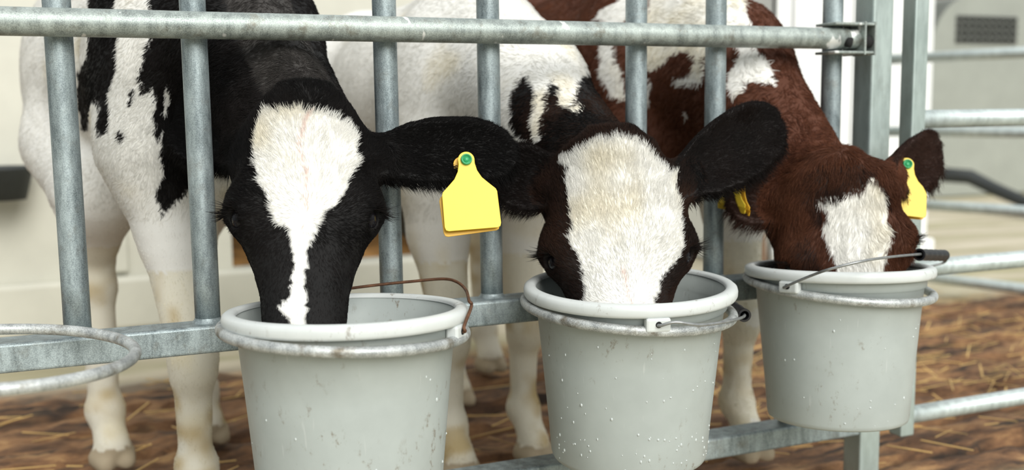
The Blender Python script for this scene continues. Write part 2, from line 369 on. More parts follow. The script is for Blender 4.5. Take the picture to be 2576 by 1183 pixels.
class Head:
    """loft along the nose line: v down the face, u to the calf's left, w out of the forehead"""
    V = np.array([-0.012, 0.0, 0.02, 0.05, 0.09, 0.13, 0.165, 0.20, 0.245, 0.29, 0.335, 0.375, 0.40, 0.415])
    A = np.array([0.020, 0.046, 0.068, 0.083, 0.0935, 0.097, 0.0985, 0.088, 0.0715, 0.060, 0.0560, 0.0555, 0.046, 0.022])
    D = np.array([0.050, 0.090, 0.132, 0.162, 0.182, 0.190, 0.186, 0.170, 0.143, 0.116, 0.100, 0.090, 0.074, 0.040])
    N = np.array([2.0, 2.1, 2.3, 2.6, 2.9, 3.0, 2.9, 2.7, 2.5, 2.4, 2.4, 2.4, 2.2, 2.0])
    def __init__(s, fr, k, vk, dk): s.f, s.k, s.vk, s.dk = fr, k, vk, dk
    def box(s):
        c = np.array([s.f.w(u*s.k, v*s.k*s.vk, w*s.k) for u in (-.12, .12) for v in (-.03, .43) for w in (-.25, .02)]); return c.min(0), c.max(0)
    def prof(s, v):
        vv = np.linspace(-0.02, 0.425, 446); out = []
        for arr in (s.A, s.D, s.N):
            y = np.interp(vv, s.V, arr); y = np.convolve(np.pad(y, 8, 'edge'), np.hanning(17)/np.hanning(17).sum(), 'valid'); out.append(np.interp(v, vv, y))
        return out
    def d(s, P):
        q = s.f.loc(P)/s.k; u, v, w = q[..., 0], q[..., 1]/s.vk, q[..., 2]; a, D, n = s.prof(v); D = D*s.dk
        top = D*0.42; cw = -top                                           # widest line sits nearer the forehead
        a = a*(1-0.30*sstep(-(w-cw)/D, 0.05, 0.62)); h = np.where(w > cw, top, D-top); e = (np.abs(u)/a)**n+(np.abs(w-cw)/h)**n
        dd = (e**(1/n)-1)*np.minimum(a, h)*0.9
        return np.maximum(dd, np.maximum(-0.012-v, v-0.415))*s.k
class Frame:
    def __init__(s, o, u, v, w): s.o, s.B = np.array(o, float), np.array([u, v, w], float)
    def loc(s, P): return (np.asarray(P)-s.o)@s.B.T
    def w(s, u, v, w): return s.o+np.array([u, v, w])@s.B
class Ear:
    """a cupped leaf"""
    def __init__(s, a, b, nrm, width, cup=0.55, droop=0.0, th=0.0062):
        s.a, s.b = np.array(a, float), np.array(b, float); s.L = np.linalg.norm(s.b-s.a); ax = (s.b-s.a)/s.L
        n = np.array(nrm, float); n = n-ax*(n@ax); n /= np.linalg.norm(n); s.B = np.array([ax, np.cross(n, ax), n]); s.wd, s.cup, s.droop, s.th = width, cup, droop, th
    def box(s): return np.minimum(s.a, s.b)-s.wd*1.3, np.maximum(s.a, s.b)+s.wd*1.3
    def half(s, t): return s.wd*np.interp(t, [-0.1, 0.0, 0.12, 0.3, 0.5, 0.7, 0.85, 0.94, 1.0, 1.04], [0.30, 0.42, 0.60, 0.86, 0.99, 1.0, 0.88, 0.68, 0.34, 0.02])
    def uvn(s, P):
        q = (np.asarray(P)-s.a)@s.B.T; t = q[..., 0]/s.L; c = q[..., 1]-s.droop*np.sin(np.clip(t, 0, 1.05)*math.pi); return t, c, q[..., 2]
    def d(s, P):
        t, c, n = s.uvn(P); h = np.maximum(s.half(t), 1e-3); x = np.clip(c/h, -1.3, 1.3)
        n0 = s.cup*s.wd*(x*x-0.35)*np.interp(t, [0, 0.25, 0.7, 1.0], [1.15, 1.0, 0.65, 0.3])
        sh = np.abs(n-n0)*0.75-s.th; ed = (np.abs(c)-h)*0.9
        return smax(smax(sh, ed, 0.006), np.maximum(-0.06-t, t-1.02)*s.L, 0.004)

def surface_nets(F, xs, ys, zs):
    S = F < 0; nx, ny, nz = F.shape
    c = [S[i:nx-1+i, j:ny-1+j, k:nz-1+k] for i in (0, 1) for j in (0, 1) for k in (0, 1)]
    anyv = np.logical_or.reduce(c); allv = np.logical_and.reduce(c); m = anyv & ~allv
    I, J, K = np.nonzero(m); ids = -np.ones(m.shape, int); ids[m] = np.arange(len(I))
    acc = np.zeros((len(I), 3)); cnt = np.zeros(len(I))
    G = lambda i, j, k: np.stack([xs[i], ys[j], zs[k]], 1)
    for ax in range(3):
        for p in (0, 1):
            for q in (0, 1):
                o = [0, 0, 0]; o[(ax+1) % 3] = p; o[(ax+2) % 3] = q; e = list(o); e[ax] = 1
                fa = F[I+o[0], J+o[1], K+o[2]]; fb = F[I+e[0], J+e[1], K+e[2]]; x = (fa < 0) != (fb < 0)
                t = (fa/np.where(x, fa-fb, 1))[x][:, None]
                A = G(I[x]+o[0], J[x]+o[1], K[x]+o[2]); Bq = G(I[x]+e[0], J[x]+e[1], K[x]+e[2])
                acc[x] += A+(Bq-A)*t; cnt[x] += 1
    V = acc/cnt[:, None]; Q = []
    for ax in range(3):
        sl0 = [slice(None)]*3; sl1 = [slice(None)]*3; sl0[ax] = slice(0, -1); sl1[ax] = slice(1, None)
        x = S[tuple(sl0)] != S[tuple(sl1)]; i = np.array(np.nonzero(x)).T
        b, cc = (ax+1) % 3, (ax+2) % 3; dims = [nx, ny, nz]
        i = i[(i[:, b] > 0) & (i[:, cc] > 0) & (i[:, b] < dims[b]-1) & (i[:, cc] < dims[cc]-1)]
        def cell(db, dc):
            j = i.copy(); j[:, b] += db; j[:, cc] += dc; return ids[j[:, 0], j[:, 1], j[:, 2]]
        q = np.stack([cell(-1, -1), cell(0, -1), cell(0, 0), cell(-1, 0)], 1)
        ins = S[i[:, 0], i[:, 1], i[:, 2]]; q[~ins] = q[~ins][:, ::-1]; Q.append(q)
    return V, np.concatenate(Q)

def in_poly(x, y, poly):
    ins = np.zeros(x.shape, bool); n = len(poly)
    for i in range(n):
        (x1, y1), (x2, y2) = poly[i], poly[i-1]
        if y1 == y2: continue
        c = ((y1 > y) != (y2 > y)) & (x < (x2-x1)*(y-y1)/(y2-y1)+x1); ins ^= c
    return ins

class Calf: bl = 1.0; vk = 1.0; dk = 1.0; crest = None; root_w = 0.022; leg = 1.0

def build_calf(c):
    """c: pose and coat of one calf; returns its root object"""
    s = c.s; O = np.array([*c.o, 0.0]); B = np.array([-math.sin(c.psi), math.cos(c.psi), 0]); L = np.array([math.cos(c.psi), math.sin(c.psi), 0])
    W = lambda l, b, z: O+(L*l+B*(b*(c.bl if b > 0 else 1)))*s+np.array([0, 0, z*s])
    LB = np.array([L, B, [0, 0, 1]])
    # head frame
    P0, M = on_y(*c.poll), on_y(*c.nose); v = (M-P0)/np.linalg.norm(M-P0)
    w = np.array([-math.sin(c.face), -math.cos(c.face), 0]); w = w-v*(w@v); w /= np.linalg.norm(w); u = np.cross(w, v)
    if c.tilt: u, w = u*math.cos(c.tilt)+w*math.sin(c.tilt), w*math.cos(c.tilt)-u*math.sin(c.tilt)
    H = Frame(P0, u, v, w); k = c.hk; HW = lambda a, b, d: H.w(a*k, b*k*c.vk, d*k); c.H = H
    ops = []; U = lambda p, kk: ops.append((p, kk, 1)); SUB = lambda p, kk: ops.append((p, kk, -1))
    # torso
    U(Ell(W(0, 0.13, 0.715), np.array([0.150, 0.21, 0.205])*s, LB), 0)
    U(Ell(W(0, 0.42, 0.735), np.array([0.168, 0.33, 0.195])*s, LB), 0.06)
    U(Ell(W(0, 0.72, 0.785), np.array([0.148, 0.17, 0.165])*s, LB), 0.06)
    U(Ell(W(0, 0.16, 0.885), np.array([0.060, 0.17, 0.075])*s, LB), 0.07)
    U(Cone(W(0, -0.02, 0.60), W(0, 0.08, 0.60), 0.075*s, 0.09*s), 0.06)
    for l, df, dh in ((-1, c.fl[0], c.hl[0]), (1, c.fl[1], c.hl[1])):
        X = lambda a, b, z, q=df: W(l*a+q[0], b+q[1], z)
        U(Ell(W(l*0.115, 0.10, 0.70), np.array([0.058, 0.12, 0.16])*s, LB), 0.05)
        U(Cone(W(l*0.105, 0.05, 0.60), X(0.105, 0.07, 0.47), 0.078*s, 0.054*s), 0.05)
        U(Cone(X(0.105, 0.07, 0.47), X(0.10, 0.035, 0.30), 0.054*s, 0.037*s), 0.03)
        U(Ell(X(0.10, 0.03, 0.272), np.array([0.037, 0.040, 0.048])*s, LB), 0.02)
        U(Cone(X(0.10, 0.04, 0.25), X(0.10, 0.045, 0.12), 0.0300*s, 0.0255*s), 0.02)
        U(Ell(X(0.10, 0.045, 0.102), np.array([0.034, 0.036, 0.032])*s, LB), 0.02)
        U(Cone(X(0.10, 0.03, 0.085), X(0.10, 0.0, 0.045), 0.027*s, 0.031*s), 0.015)
        for e in (-1, 1): U(Cone(X(0.10+e*0.017, 0.005, 0.025), X(0.10+e*0.018, -0.025, 0.018), 0.026*s, 0.018*s), 0.006)
        X2 = lambda a, b, z, q=dh: W(l*a+q[0], b+q[1], z)
        U(Ell(W(l*0.085, 0.72, 0.70), np.array([0.085, 0.15, 0.17])*s, LB), 0.06)
        U(Cone(W(l*0.11, 0.66, 0.60), X2(0.115, 0.70, 0.52), 0.085*s, 0.072*s), 0.05)
        U(Cone(X2(0.115, 0.70, 0.52), X2(0.11, 0.80, 0.395), 0.070*s, 0.038*s), 0.04)
        U(Cone(X2(0.11, 0.82, 0.40), X2(0.11, 0.80, 0.34), 0.033*s, 0.036*s), 0.02)
        U(Cone(X2(0.11, 0.80, 0.34), X2(0.11, 0.785, 0.12), 0.033*s, 0.027*s), 0.02)
        U(Ell(X2(0.11, 0.785, 0.104), np.array([0.036, 0.038, 0.034])*s, LB), 0.02)
        U(Cone(X2(0.11, 0.77, 0.085), X2(0.11, 0.74, 0.045), 0.028*s, 0.032*s), 0.015)
        for e in (-1, 1): U(Cone(X2(0.11+e*0.017, 0.745, 0.025), X2(0.11+e*0.018, 0.715, 0.018), 0.026*s, 0.018*s), 0.006)
    for a, b in zip([(0, .885, .89), (0, .925, .80), (0, .93, .60)], [(0, .925, .80), (0, .93, .60), (0, .92, .46)]): U(Cone(W(*a), W(*b), 0.020*s, 0.016*s), 0.02)
    U(Ell(W(0, .92, .42), np.array([.025, .025, .08])*s, LB), 0.02)
    # neck
    n0 = HW(*c.nape[0]); r0 = c.nape[1]; chain = [(n0, r0)]+[(W(*p), r*s) for p, r in c.neck]
    for (a, ra), (b, rb) in zip(chain[:-1], chain[1:]): U(Cone(a, b, ra, rb), 0.06)
    if c.crest: c.crest_cone = Cone(HW(*c.crest[0]), W(*c.crest[1]), *c.crest[2]); U(c.crest_cone, 0.018)
    # head
    HF = np.array([u, v, w])
    U(Head(H, k, c.vk, c.dk), 0.045)
    U(Cone(HW(0, 0.19, -0.098), HW(0, 0.30, -0.070), 0.036*k, 0.030*k), 0.03)       # jaw
    U(Ell(HW(0, 0.008, -0.035), np.array([0.055, 0.035, 0.040])*k, HF), 0.03)       # poll
    for e in (-1, 1):
        U(Ell(HW(e*0.076, 0.160, -0.045), np.array([0.030, 0.034, 0.034])*k, HF), 0.03)
        U(Cone(HW(e*0.080, 0.142, -0.030), HW(e*0.099, 0.168, -0.056), 0.012*k, 0.008*k), 0.012)
        SUB(Ell(HW(e*0.092, 0.178, -0.033), np.array([0.0155, 0.0145, 0.0155])*k, HF), 0.006)
        U(Cone(HW(e*0.070, 0.168, -0.024), HW(e*0.090, 0.160, -0.033), 0.0065*k, 0.0060*k), 0.006)
        U(Cone(HW(e*0.090, 0.160, -0.033), HW(e*0.101, 0.168, -0.052), 0.0060*k, 0.0060*k), 0.006)
        U(Cone(HW(e*0.076, 0.192, -0.030), HW(e*0.093, 0.196, -0.046), 0.0050*k, 0.0050*k), 0.006)
        SUB(Ell(HW(e*0.034, 0.392, -0.010), np.array([0.012, 0.018, 0.014])*k, HF), 0.010)
        U(Ell(HW(e*0.044, 0.195, -0.088), np.array([0.026, 0.050, 0.042])*k, HF), 0.02)   # cheek
    # ears
    c.E = []
    for root, tip, nrm, wd, cup, droop in c.ears:
        a, b = HW(*root), on_y(*tip); E = Ear(a, b, nrm, wd, cup, droop); c.E.append(E)
        st = a+(b-a)*0.16
        U(Cone(a-(b-a)*0.12, st, 0.034, 0.022), 0.03); U(E, 0.016)
    # grid
    lo = np.min([p.box()[0] for p, _, _ in ops], 0)-0.02; hi = np.max([p.box()[1] for p, _, _ in ops], 0)+0.02
    hfine = 0.0048; lo[2] = -0.02
    yend = c.yfine; ys = np.concatenate([np.arange(lo[1], yend, hfine), np.arange(yend, hi[1], 0.009)])
    xs = np.arange(lo[0], hi[0], 0.0055); zs = np.arange(lo[2], hi[2], 0.0055)
    F = np.full((len(xs), len(ys), len(zs)), 0.2, np.float32)
    for p, kk, sg in ops:
        a, b = p.box(); m = kk+0.022
        i = [slice(max(0, np.searchsorted(g, a[q]-m)-1), np.searchsorted(g, b[q]+m)+1) for q, g in enumerate((xs, ys, zs))]
        X, Y, Z = np.meshgrid(xs[i[0]], ys[i[1]], zs[i[2]], indexing='ij'); D = p.d(np.stack([X, Y, Z], -1)).astype(np.float32)
        R = F[i[0], i[1], i[2]]; F[i[0], i[1], i[2]] = smin(R, D, kk) if sg > 0 else smax(R, -D, kk)
    F[:, :, zs < 0.002] = np.maximum(F[:, :, zs < 0.002], 0.01)
    F[[0, -1]] = 0.1; F[:, [0, -1]] = 0.1; F[:, :, [0, -1]] = 0.1
    V, Q = surface_nets(F, xs, ys, zs)
    ed = np.concatenate([Q[:, [0, 1]], Q[:, [1, 2]], Q[:, [2, 3]], Q[:, [3, 0]]]); nb = np.bincount(ed.ravel(), minlength=len(V))[:, None]
    for _ in range(2):
        S = np.stack([np.bincount(ed[:, 0], V[ed[:, 1], q], len(V))+np.bincount(ed[:, 1], V[ed[:, 0], q], len(V)) for q in range(3)], 1); V = 0.5*V+0.5*S/np.maximum(nb, 1)
    me = bpy.data.meshes.new('body'); me.from_pydata(V.tolist(), [], Q.tolist()); me.validate(); me.update()
    root = empty('calf', tuple(O)); tag(root, c.label, 'calf', None)
    body = put('body', me, M_COAT, root)
    V = np.empty(len(me.vertices)*3); me.vertices.foreach_get('co', V); V = V.reshape(-1, 3)
    bvh = BVHTree.FromPolygons(V.tolist(), Q.tolist()); c.bvh = bvh
    def hit(x, y):
        d = Vector(ray(x, y)).normalized(); h = bvh.ray_cast(Vector(CAM), d)
        return None if h[0] is None else np.array(h[0])
    c.hit = hit
    # coat patches: outlines laid on the surface, then kept in the head's own (u, v) or the body's own (b, z)
    CH = np.array([math.cos(c.chart), -math.sin(c.chart), 0])
    headpolys = []
    for col, px in c.head_patches:
        pts = []
        for x, y in px:
            h = hit(x, y); h = on_y(x, y, c.nose[2]) if h is None else h
            q = H.loc(h); pts.append((q[0], q[1]))
        headpolys.append((col, pts))
    bodypolys = []
    for col, px in c.body_patches:
        pts = []
        for x, y in px:
            h = hit(x, y)
            if h is None or (H.loc(h)[1] > -0.02 and abs(H.loc(h)[0]) < 0.3 and H.loc(h)[2] > -0.2):
                h = on_y(x, y, c.o[1]-0.05)
            pts.append((h@CH, h[2]))
        bodypolys.append((col, pts))
    hd = Head(H, k, c.vk, c.dk)
    def region(P):
        dh = hd.d(P); de = [E.d(P) for E in c.E]; return dh, de
    def colour(P, jit=0.0, seed=1):
        P = np.asarray(P); n1 = np.stack([vnoise(P, 45, 11), vnoise(P, 45, 12), vnoise(P, 45, 13)], 1); n2 = np.stack([vnoise(P, 160, 14), vnoise(P, 160, 15), vnoise(P, 160, 16)], 1)
        Pj = P+n1*0.004*c.rough+n2*0.0022*c.rough
        dh, de = region(P); q = H.loc(Pj); lb = (Pj-O)@LB.T
        isear = np.minimum.reduce(de) < 0.004; ishead = (dh < 0.016) & ~isear
        C = np.tile(np.array(c.base), (len(P), 1)).astype(float)
        isbody = ~isear & ~ishead
        for col, poly in bodypolys:
            m = isbody & in_poly(Pj@CH, Pj[:, 2], poly); C[m] = col
        if c.body_fn: c.body_fn(C, lb, isbody, P, H)
        C[ishead] = c.head_col; C[isear] = c.ear_col
        for col, poly in headpolys:
            m = ishead & in_poly(q[:, 0], q[:, 1], poly) & (q[:, 2] > -0.085*k); C[m] = col
        light = C.mean(1) > 0.3
        # pink parting line and cream staining in the white
        st = sstep(vnoise(P, 9, 21)+0.5*vnoise(P, 26, 22), 0.25, 1.0)
        C[light] = C[light]*(1-st[light, None]*np.array([0.04, 0.08, 0.18]))
        leg = light & isbody & (lb[:, 2] < 0.42*s) & (lb[:, 1] > -0.09); g = (sstep(vnoise(P, 14, 31)+0.6*vnoise(P, 40, 32), 0.0, 1.1))[leg, None]
        C[leg] = C[leg]*(1-g*np.array([0.30, 0.42, 0.62]))*np.array([0.93, 0.90, 0.80])
        hoof = lb[:, 2] < 0.045*s; C[hoof] = (0.40, 0.33, 0.23)
        if c.part is not None:
            (pu, v0, v1, wid) = c.part; dd = np.abs(q[:, 0]-pu-0.004*np.sin(q[:, 1]*60)); m = ishead & light & (q[:, 1] > v0) & (q[:, 1] < v1)
            f = np.exp(-(dd/wid)**2)*0.45; C[m] = C[m]*(1-f[m, None])+np.array([0.72, 0.42, 0.34])*f[m, None]
        if jit:
            r = np.random.default_rng(seed).normal(0, 1, (len(P), 1)); C = np.clip(C*(1+np.where(C.mean(1, keepdims=True) > 0.3, 0.45, 1.0)*jit*r), 0.002, 0.95)
            if c.tint is not None:
                t = np.clip(0.5+0.9*vnoise(P, 22, 41)+0.25*r[:, 0], 0, 1)[:, None]*c.tint_amt; dk = (C.mean(1) < 0.3)[:, None]
                t = np.where(isear[:, None], t*0.12, t); C = np.where(dk, C*(1-t)+np.array(c.tint)*t, C)
        return C
    col = colour(V); ca = me.color_attributes.new('coat', 'FLOAT_COLOR', 'POINT')
    ca.data.foreach_set('color', np.concatenate([col, np.ones((len(V), 1))], 1).astype(np.float32).ravel())
    # eyes
    for e in (-1, 1):
        A = Matrix(np.array([u, v, w]).T.tolist()).to_4x4(); A.translation = Vector(HW(e*0.0835, 0.177, -0.041)); m = MB(); n = 24
        m.lathe([(0.0175*k*math.sin(t), 0.0175*k*math.cos(t)) for t in np.linspace(0.001, math.pi-0.001, 14)], n, A).build('eye', M_EYE, root)
    # fur
    N = np.empty(len(me.vertices)*3); me.vertices.foreach_get('normal', N); N = N.reshape(-1, 3)
    tri = np.concatenate([Q[:, [0, 1, 2]], Q[:, [0, 2, 3]]]); e1 = V[tri[:, 1]]-V[tri[:, 0]]; e2 = V[tri[:, 2]]-V[tri[:, 0]]
    area = np.linalg.norm(np.cross(e1, e2), axis=1)*0.5; cen = V[tri].mean(1)
    dh, de = region(cen); near = np.minimum(dh, np.minimum.reduce(de)); lb = (cen-O)@LB.T
    front = sstep(-(near-0.02), -0.10, 0.0)
    dens = (c.dens[0]*front+c.dens[1]*(1-front))*1e6; dens[(lb[:, 2] < 0.05*s)] = 0; dens *= np.where(lb[:, 1] > 0.62*s, 0.5, 1)
    pr = area*dens; n = rng.poisson(pr); T = np.repeat(np.arange(len(tri)), n); m = len(T)
    a, b = rng.random(m), rng.random(m); fl = a+b > 1; a[fl] = 1-a[fl]; b[fl] = 1-b[fl]
    t3 = tri[T]; P = V[t3[:, 0]]+a[:, None]*(V[t3[:, 1]]-V[t3[:, 0]])+b[:, None]*(V[t3[:, 2]]-V[t3[:, 0]])
    Nn = N[t3[:, 0]]*(1-a-b)[:, None]+N[t3[:, 1]]*a[:, None]+N[t3[:, 2]]*b[:, None]; Nn /= np.linalg.norm(Nn, axis=1)[:, None]
    dh, de = region(P); q = H.loc(P); lb = (P-O)@LB.T
    isear = np.minimum.reduce(de) < 0.006; ishead = (dh < 0.02) & ~isear
    D = np.tile(B*0.8+np.array([0, 0, -0.75]), (m, 1)); D[lb[:, 2] < 0.5*s] = (0, 0.1, -1)
    wu, wv = c.whorl; du, dv = q[:, 0]-wu*k, q[:, 1]-wv*k; ll = np.sqrt(du**2+dv**2)+1e-4
    dirh = (u[None]*(du/ll)[:, None]*1.0+v[None]*(dv/ll)[:, None]); D[ishead] = dirh[ishead]
    for E, d in zip(c.E, de):
        me_ = isear & (d < 0.006); tt, cc, nn = E.uvn(P[me_]); D[me_] = E.B[0]*1.0+E.B[1]*(cc/E.wd)[:, None]*0.7
    clump = np.stack([vnoise(P, 60, 51), vnoise(P, 60, 52), vnoise(P, 60, 53)], 1)
    D = D/np.linalg.norm(D, axis=1)[:, None]+clump*c.curl+rng.normal(0, 0.16, (m, 3))
    D -= Nn*(D*Nn).sum(1)[:, None]; D /= np.linalg.norm(D, axis=1)[:, None]+1e-6
    lift = np.where(ishead, 0.25, 0.24)+rng.normal(0, 0.05, m)+0.10*clump[:, 0]
    ln = np.where(ishead, 0.0095, np.where(isear, 0.0085, np.where(lb[:, 2] < 0.5*s, 0.0055, 0.0095)))
    vv = q[:, 1]/k; ln = np.where(ishead, ln*np.interp(vv, [0, 0.05, 0.16, 0.24, 0.34], [1.25, 1.25, 0.95, 0.6, 0.5]), ln)
    for E, d in zip(c.E, de):                                             # long fringe on the lower ear edge
        t, cc, nn = E.uvn(P); h = E.half(t); low = (P-E.a)@np.array([0, 0, 1.0])-(t*(E.b-E.a)[2])
        edge = isear & (np.abs(cc) > 0.72*h) & (low < 0) & (d < 0.006); pick = edge & (rng.random(m) < 0.5)
        ln[pick] *= rng.uniform(1.3, 2.3, pick.sum()); D[pick] = D[pick]*0.75+np.array([0, 0, -0.8]); lift[pick] *= 0.6
    ln *= c.fur_len*(0.75+0.5*rng.random(m))
    col = colour(P, 0.15, 5); cw = np.where(ishead | isear, 0.00027, 0.00050)*c.fur_w
    K = 4; ts = np.linspace(0, 1, K); pos = np.empty((m, K, 3), np.float32)
    bend = rng.normal(0, 0.10, (m, 3))+clump*0.15
    for i, t in enumerate(ts):
        pos[:, i] = P-Nn*0.0006+(D*t+Nn*(lift*(t-0.45*t*t))[:, None]+bend*(t*t*0.5))*ln[:, None]
    near_ear = np.nonzero((np.minimum.reduce(de) < 0.03) & (q[:, 1] < 0.2))[0]                 # keep hairs of the hollow ear above its skin
    for i in near_ear:
        for j in range(1, K):
            p = Vector(pos[i, j].tolist()); loc, nn_, _, _ = bvh.find_nearest(p, 0.03)
            if loc is not None and (p-loc).dot(nn_) < 0.0008*j: pos[i, j] = loc+nn_*(0.0008*j)
    for e in (-1, 1):
        far_ = np.linalg.norm(pos[:, 1]-HW(e*0.090, 0.177, -0.034), axis=1) > 0.0165*k; pos, col, cw = pos[far_], col[far_], cw[far_]
    m = len(pos)
    # lashes
    if c.lashes:
        lp, lc, lw = [], [], []
        for e in (-1, 1):
            for i in range(110):
                g = rng.uniform(-1, 1); base = HW(e*(0.0955-0.012*g), 0.160+0.005*g*g, -0.038+0.014*g)
                dr = u*e*rng.uniform(0.6, 1.0)+v*rng.uniform(0.0, 0.7)+w*(0.5*g+rng.uniform(-0.2, 0.2)); dr /= np.linalg.norm(dr); l_ = rng.uniform(0.014, 0.036)
                lp.append([base+dr*l_*t+v*(-0.25*t*t)*l_ for t in ts]); lc.append((0.012, 0.010, 0.009)); lw.append(0.0004)
        pos = np.concatenate([pos, np.array(lp, np.float32)]); col = np.concatenate([col, np.array(lc)]); cw = np.concatenate([cw, np.array(lw)]); m = len(pos)
    hc = bpy.data.hair_curves.new('fur'); hc.add_curves([K]*m)
    hc.points.foreach_set('position', pos.ravel())
    rad = hc.attributes.get('radius') or hc.attributes.new('radius', 'FLOAT', 'POINT')
    rad.data.foreach_set('value', (cw[:, None]*np.array([1.0, 0.9, 0.65, 0.12])[None]).astype(np.float32).ravel())
    at = hc.attributes.new('coat', 'FLOAT_COLOR', 'CURVE'); at.data.foreach_set('color', np.concatenate([col, np.ones((m, 1))], 1).astype(np.float32).ravel())
    hc.materials.append(M_FUR)
    fo = bpy.data.objects.new('fur', hc); COL.objects.link(fo); fo.parent = root; fo.matrix_parent_inverse = parent_world(root).inverted(); tag(fo, kind='stuff')
    print('calf', len(V), 'verts', m, 'hairs')
    return root

WHITE = (0.80, 0.79, 0.755); BLACK = (0.0050, 0.0045, 0.0044); BROWN = (0.085, 0.030, 0.016); DARKBR = (0.022, 0.011, 0.008)
def cyl(pts, r=0): return pts

# ---- the three calves
c1 = Calf(); c1.label = 'black-faced calf with a white blaze tapering to a thin nose stripe'
c1.o = (0.205, 0.265); c1.psi = math.radians(14); c1.s = 1.05; c1.hk = 0.905; c1.bl = 0.80; c1.vk = 0.98; c1.chart = math.radians(4)
c1.crest = ((0, -0.020, -0.065), (0, 0.03, 0.94), (0.033, 0.030))
c1.poll = (768, 240, -0.098); c1.nose = (765, 822, -0.224); c1.face = math.radians(12); c1.tilt = 0
c1.nape = ((0, 0.045, -0.11), 0.080); c1.neck = [((0.01, -0.04, 0.76), 0.105), ((0, 0.10, 0.80), 0.135)]
c1.fl = [(0.03, -0.02), (0.03, 0.02)]; c1.hl = [(0.01, -0.25), (-0.02, -0.22)]; c1.yfine = 0.06
c1.ears = [((0.080, 0.072, -0.075), (1296, 385, -0.095), (0.2, -1, 0.3), 0.0475, 0.36, 0.008),
           ((-0.080, 0.055, -0.115), (446, 300, 0.165), (-0.3, -1, 0.2), 0.047, 0.5, 0.0)]
c1.base = WHITE; c1.head_col = BLACK; c1.ear_col = BLACK
c1.head_patches = [(WHITE, [(658,282),(700,276),(760,280),(800,282),(842,296),(886,326),(897,350),(893,375),(902,410),(880,445),(862,480),(845,515),(815,535),(800,560),(787,580),(775,610),(768,650),(765,690),(757,720),(767,745),(772,780),(770,822),(768,870),(738,870),(735,822),(725,800),(702,780),(707,765),(725,735),(735,700),(738,660),(733,620),(725,585),(700,560),(670,500),(650,460),(642,420),(640,380),(647,335),(656,305)])]
c1.body_patches = [(BLACK, [(222,95),(228,-60),(290,-60),(298,140),(290,180),(270,240),(277,300),(270,340),(245,340),(240,310),(255,270),(240,250),(225,270),(217,330),(200,320),(205,290),(190,260),(200,200),(192,180),(220,150)]),
    (BLACK, [(375,-60),(378,95),(365,150),(350,190),(360,228),(375,240),(385,212),(396,250),(393,330),(398,360),(414,300),(418,240),(422,210),(440,170),(436,130),(420,100),(450,40),(455,-60)]),
    (BLACK, [(335,216),(345,240),(335,264),(325,240)]), (BLACK, [(390,218),(398,237),(390,256),(382,237)]), (BLACK, [(303,316),(313,335),(303,354),(293,335)]), (BLACK, [(258,298),(274,320),(258,342),(242,320)]),
    (BLACK, [(458,-60),(458,110),(462,200),(435,245),(412,300),(410,390),(408,430),(392,480),(410,545),(440,505),(470,488),(490,455),(545,415),(600,395),(640,300),(700,150),(560,-60)])]
def c1_fn(C, lb, isb, P, H):
    q = H.loc(P); nk = isb & (((lb[:, 1] < -0.07) & (lb[:, 2] > 0.66)) | ((q[:, 1] > -0.10) & (lb[:, 1] < -0.12)))                      # the neck is black
    C[nk] = BLACK
    C[isb & (c1.crest_cone.d(P) < 0.016)] = (0.048, 0.044, 0.041)  # grey sheen of the crest hairs put into the coat colour
    C[isb & (lb[:, 1] > 0.085) & (lb[:, 1] < 0.135) & (lb[:, 2] > 0.86) & (np.abs(lb[:, 0]) < 0.07)] = WHITE
c1.body_fn = c1_fn; c1.part = (0.0, 0.03, 0.19, 0.0016); c1.tint = (0.022, 0.018, 0.017); c1.tint_amt = 0.5; c1.rough = 1.0
c1.whorl = (0.0, 0.185); c1.curl = 0.45; c1.fur_len = 1.0; c1.fur_w = 1.0; c1.dens = (0.52, 0.10); c1.lashes = True

c2 = Calf(); c2.label = 'calf with a broad white face and plain black ears'
c2.o = (0.685, 0.30); c2.psi = math.radians(4.5); c2.s = 0.98; c2.hk = 1.015; c2.chart = math.radians(25); c2.vk = 0.91; c2.dk = 0.84
c2.poll = (1545, 352, -0.146); c2.nose = (1572, 775, -0.212); c2.face = math.radians(23); c2.tilt = 0
c2.nape = ((-0.018, 0.038, -0.10), 0.075); c2.neck = [((0.0, -0.09, 0.74), 0.105), ((0, 0.10, 0.80), 0.135)]
c2.fl = [(0.01, 0.0), (-0.02, 0.02)]; c2.hl = [(0, -0.05), (0.0, -0.28)]; c2.yfine = 0.06
c2.ears = [((0.080, 0.065, -0.055), (1957, 302, -0.125), (0.1, -1, 0.25), 0.053, 0.55, 0.0),
           ((-0.080, 0.060, -0.080), (1250, 420, -0.035), (-0.15, -1, 0.2), 0.050, 0.5, 0.0)]
c2.base = WHITE; c2.head_col = (0.012, 0.0075, 0.006); c2.ear_col = (0.009, 0.007, 0.0065)
c2.head_patches = [(WHITE, [(1405,405),(1440,395),(1470,375),(1520,350),(1560,350),(1620,362),(1665,385),(1675,420),(1682,440),(1705,435),(1700,480),(1712,540),(1717,600),(1712,640),(1690,665),(1665,700),(1655,740),(1650,775),(1640,830),(1480,830),(1470,775),(1480,740),(1470,690),(1455,640),(1432,605),(1440,580),(1435,530),(1425,480),(1428,435),(1408,430)]),]
c2.body_patches = [(BLACK, [(1330,185),(1345,240),(1340,300),(1347,350),(1300,340),(1285,310),(1285,250),(1310,200)]),
    (BLACK, [(1395,205),(1410,230),(1405,260),(1430,275),(1447,260),(1458,200),(1475,185),(1540,195),(1640,230),(1700,340),(1560,345),(1500,350),(1430,380),(1370,370),(1365,300),(1372,250)]),
    (WHITE, [(1438,276),(1452,266),(1472,264),(1462,284),(1448,288)])]
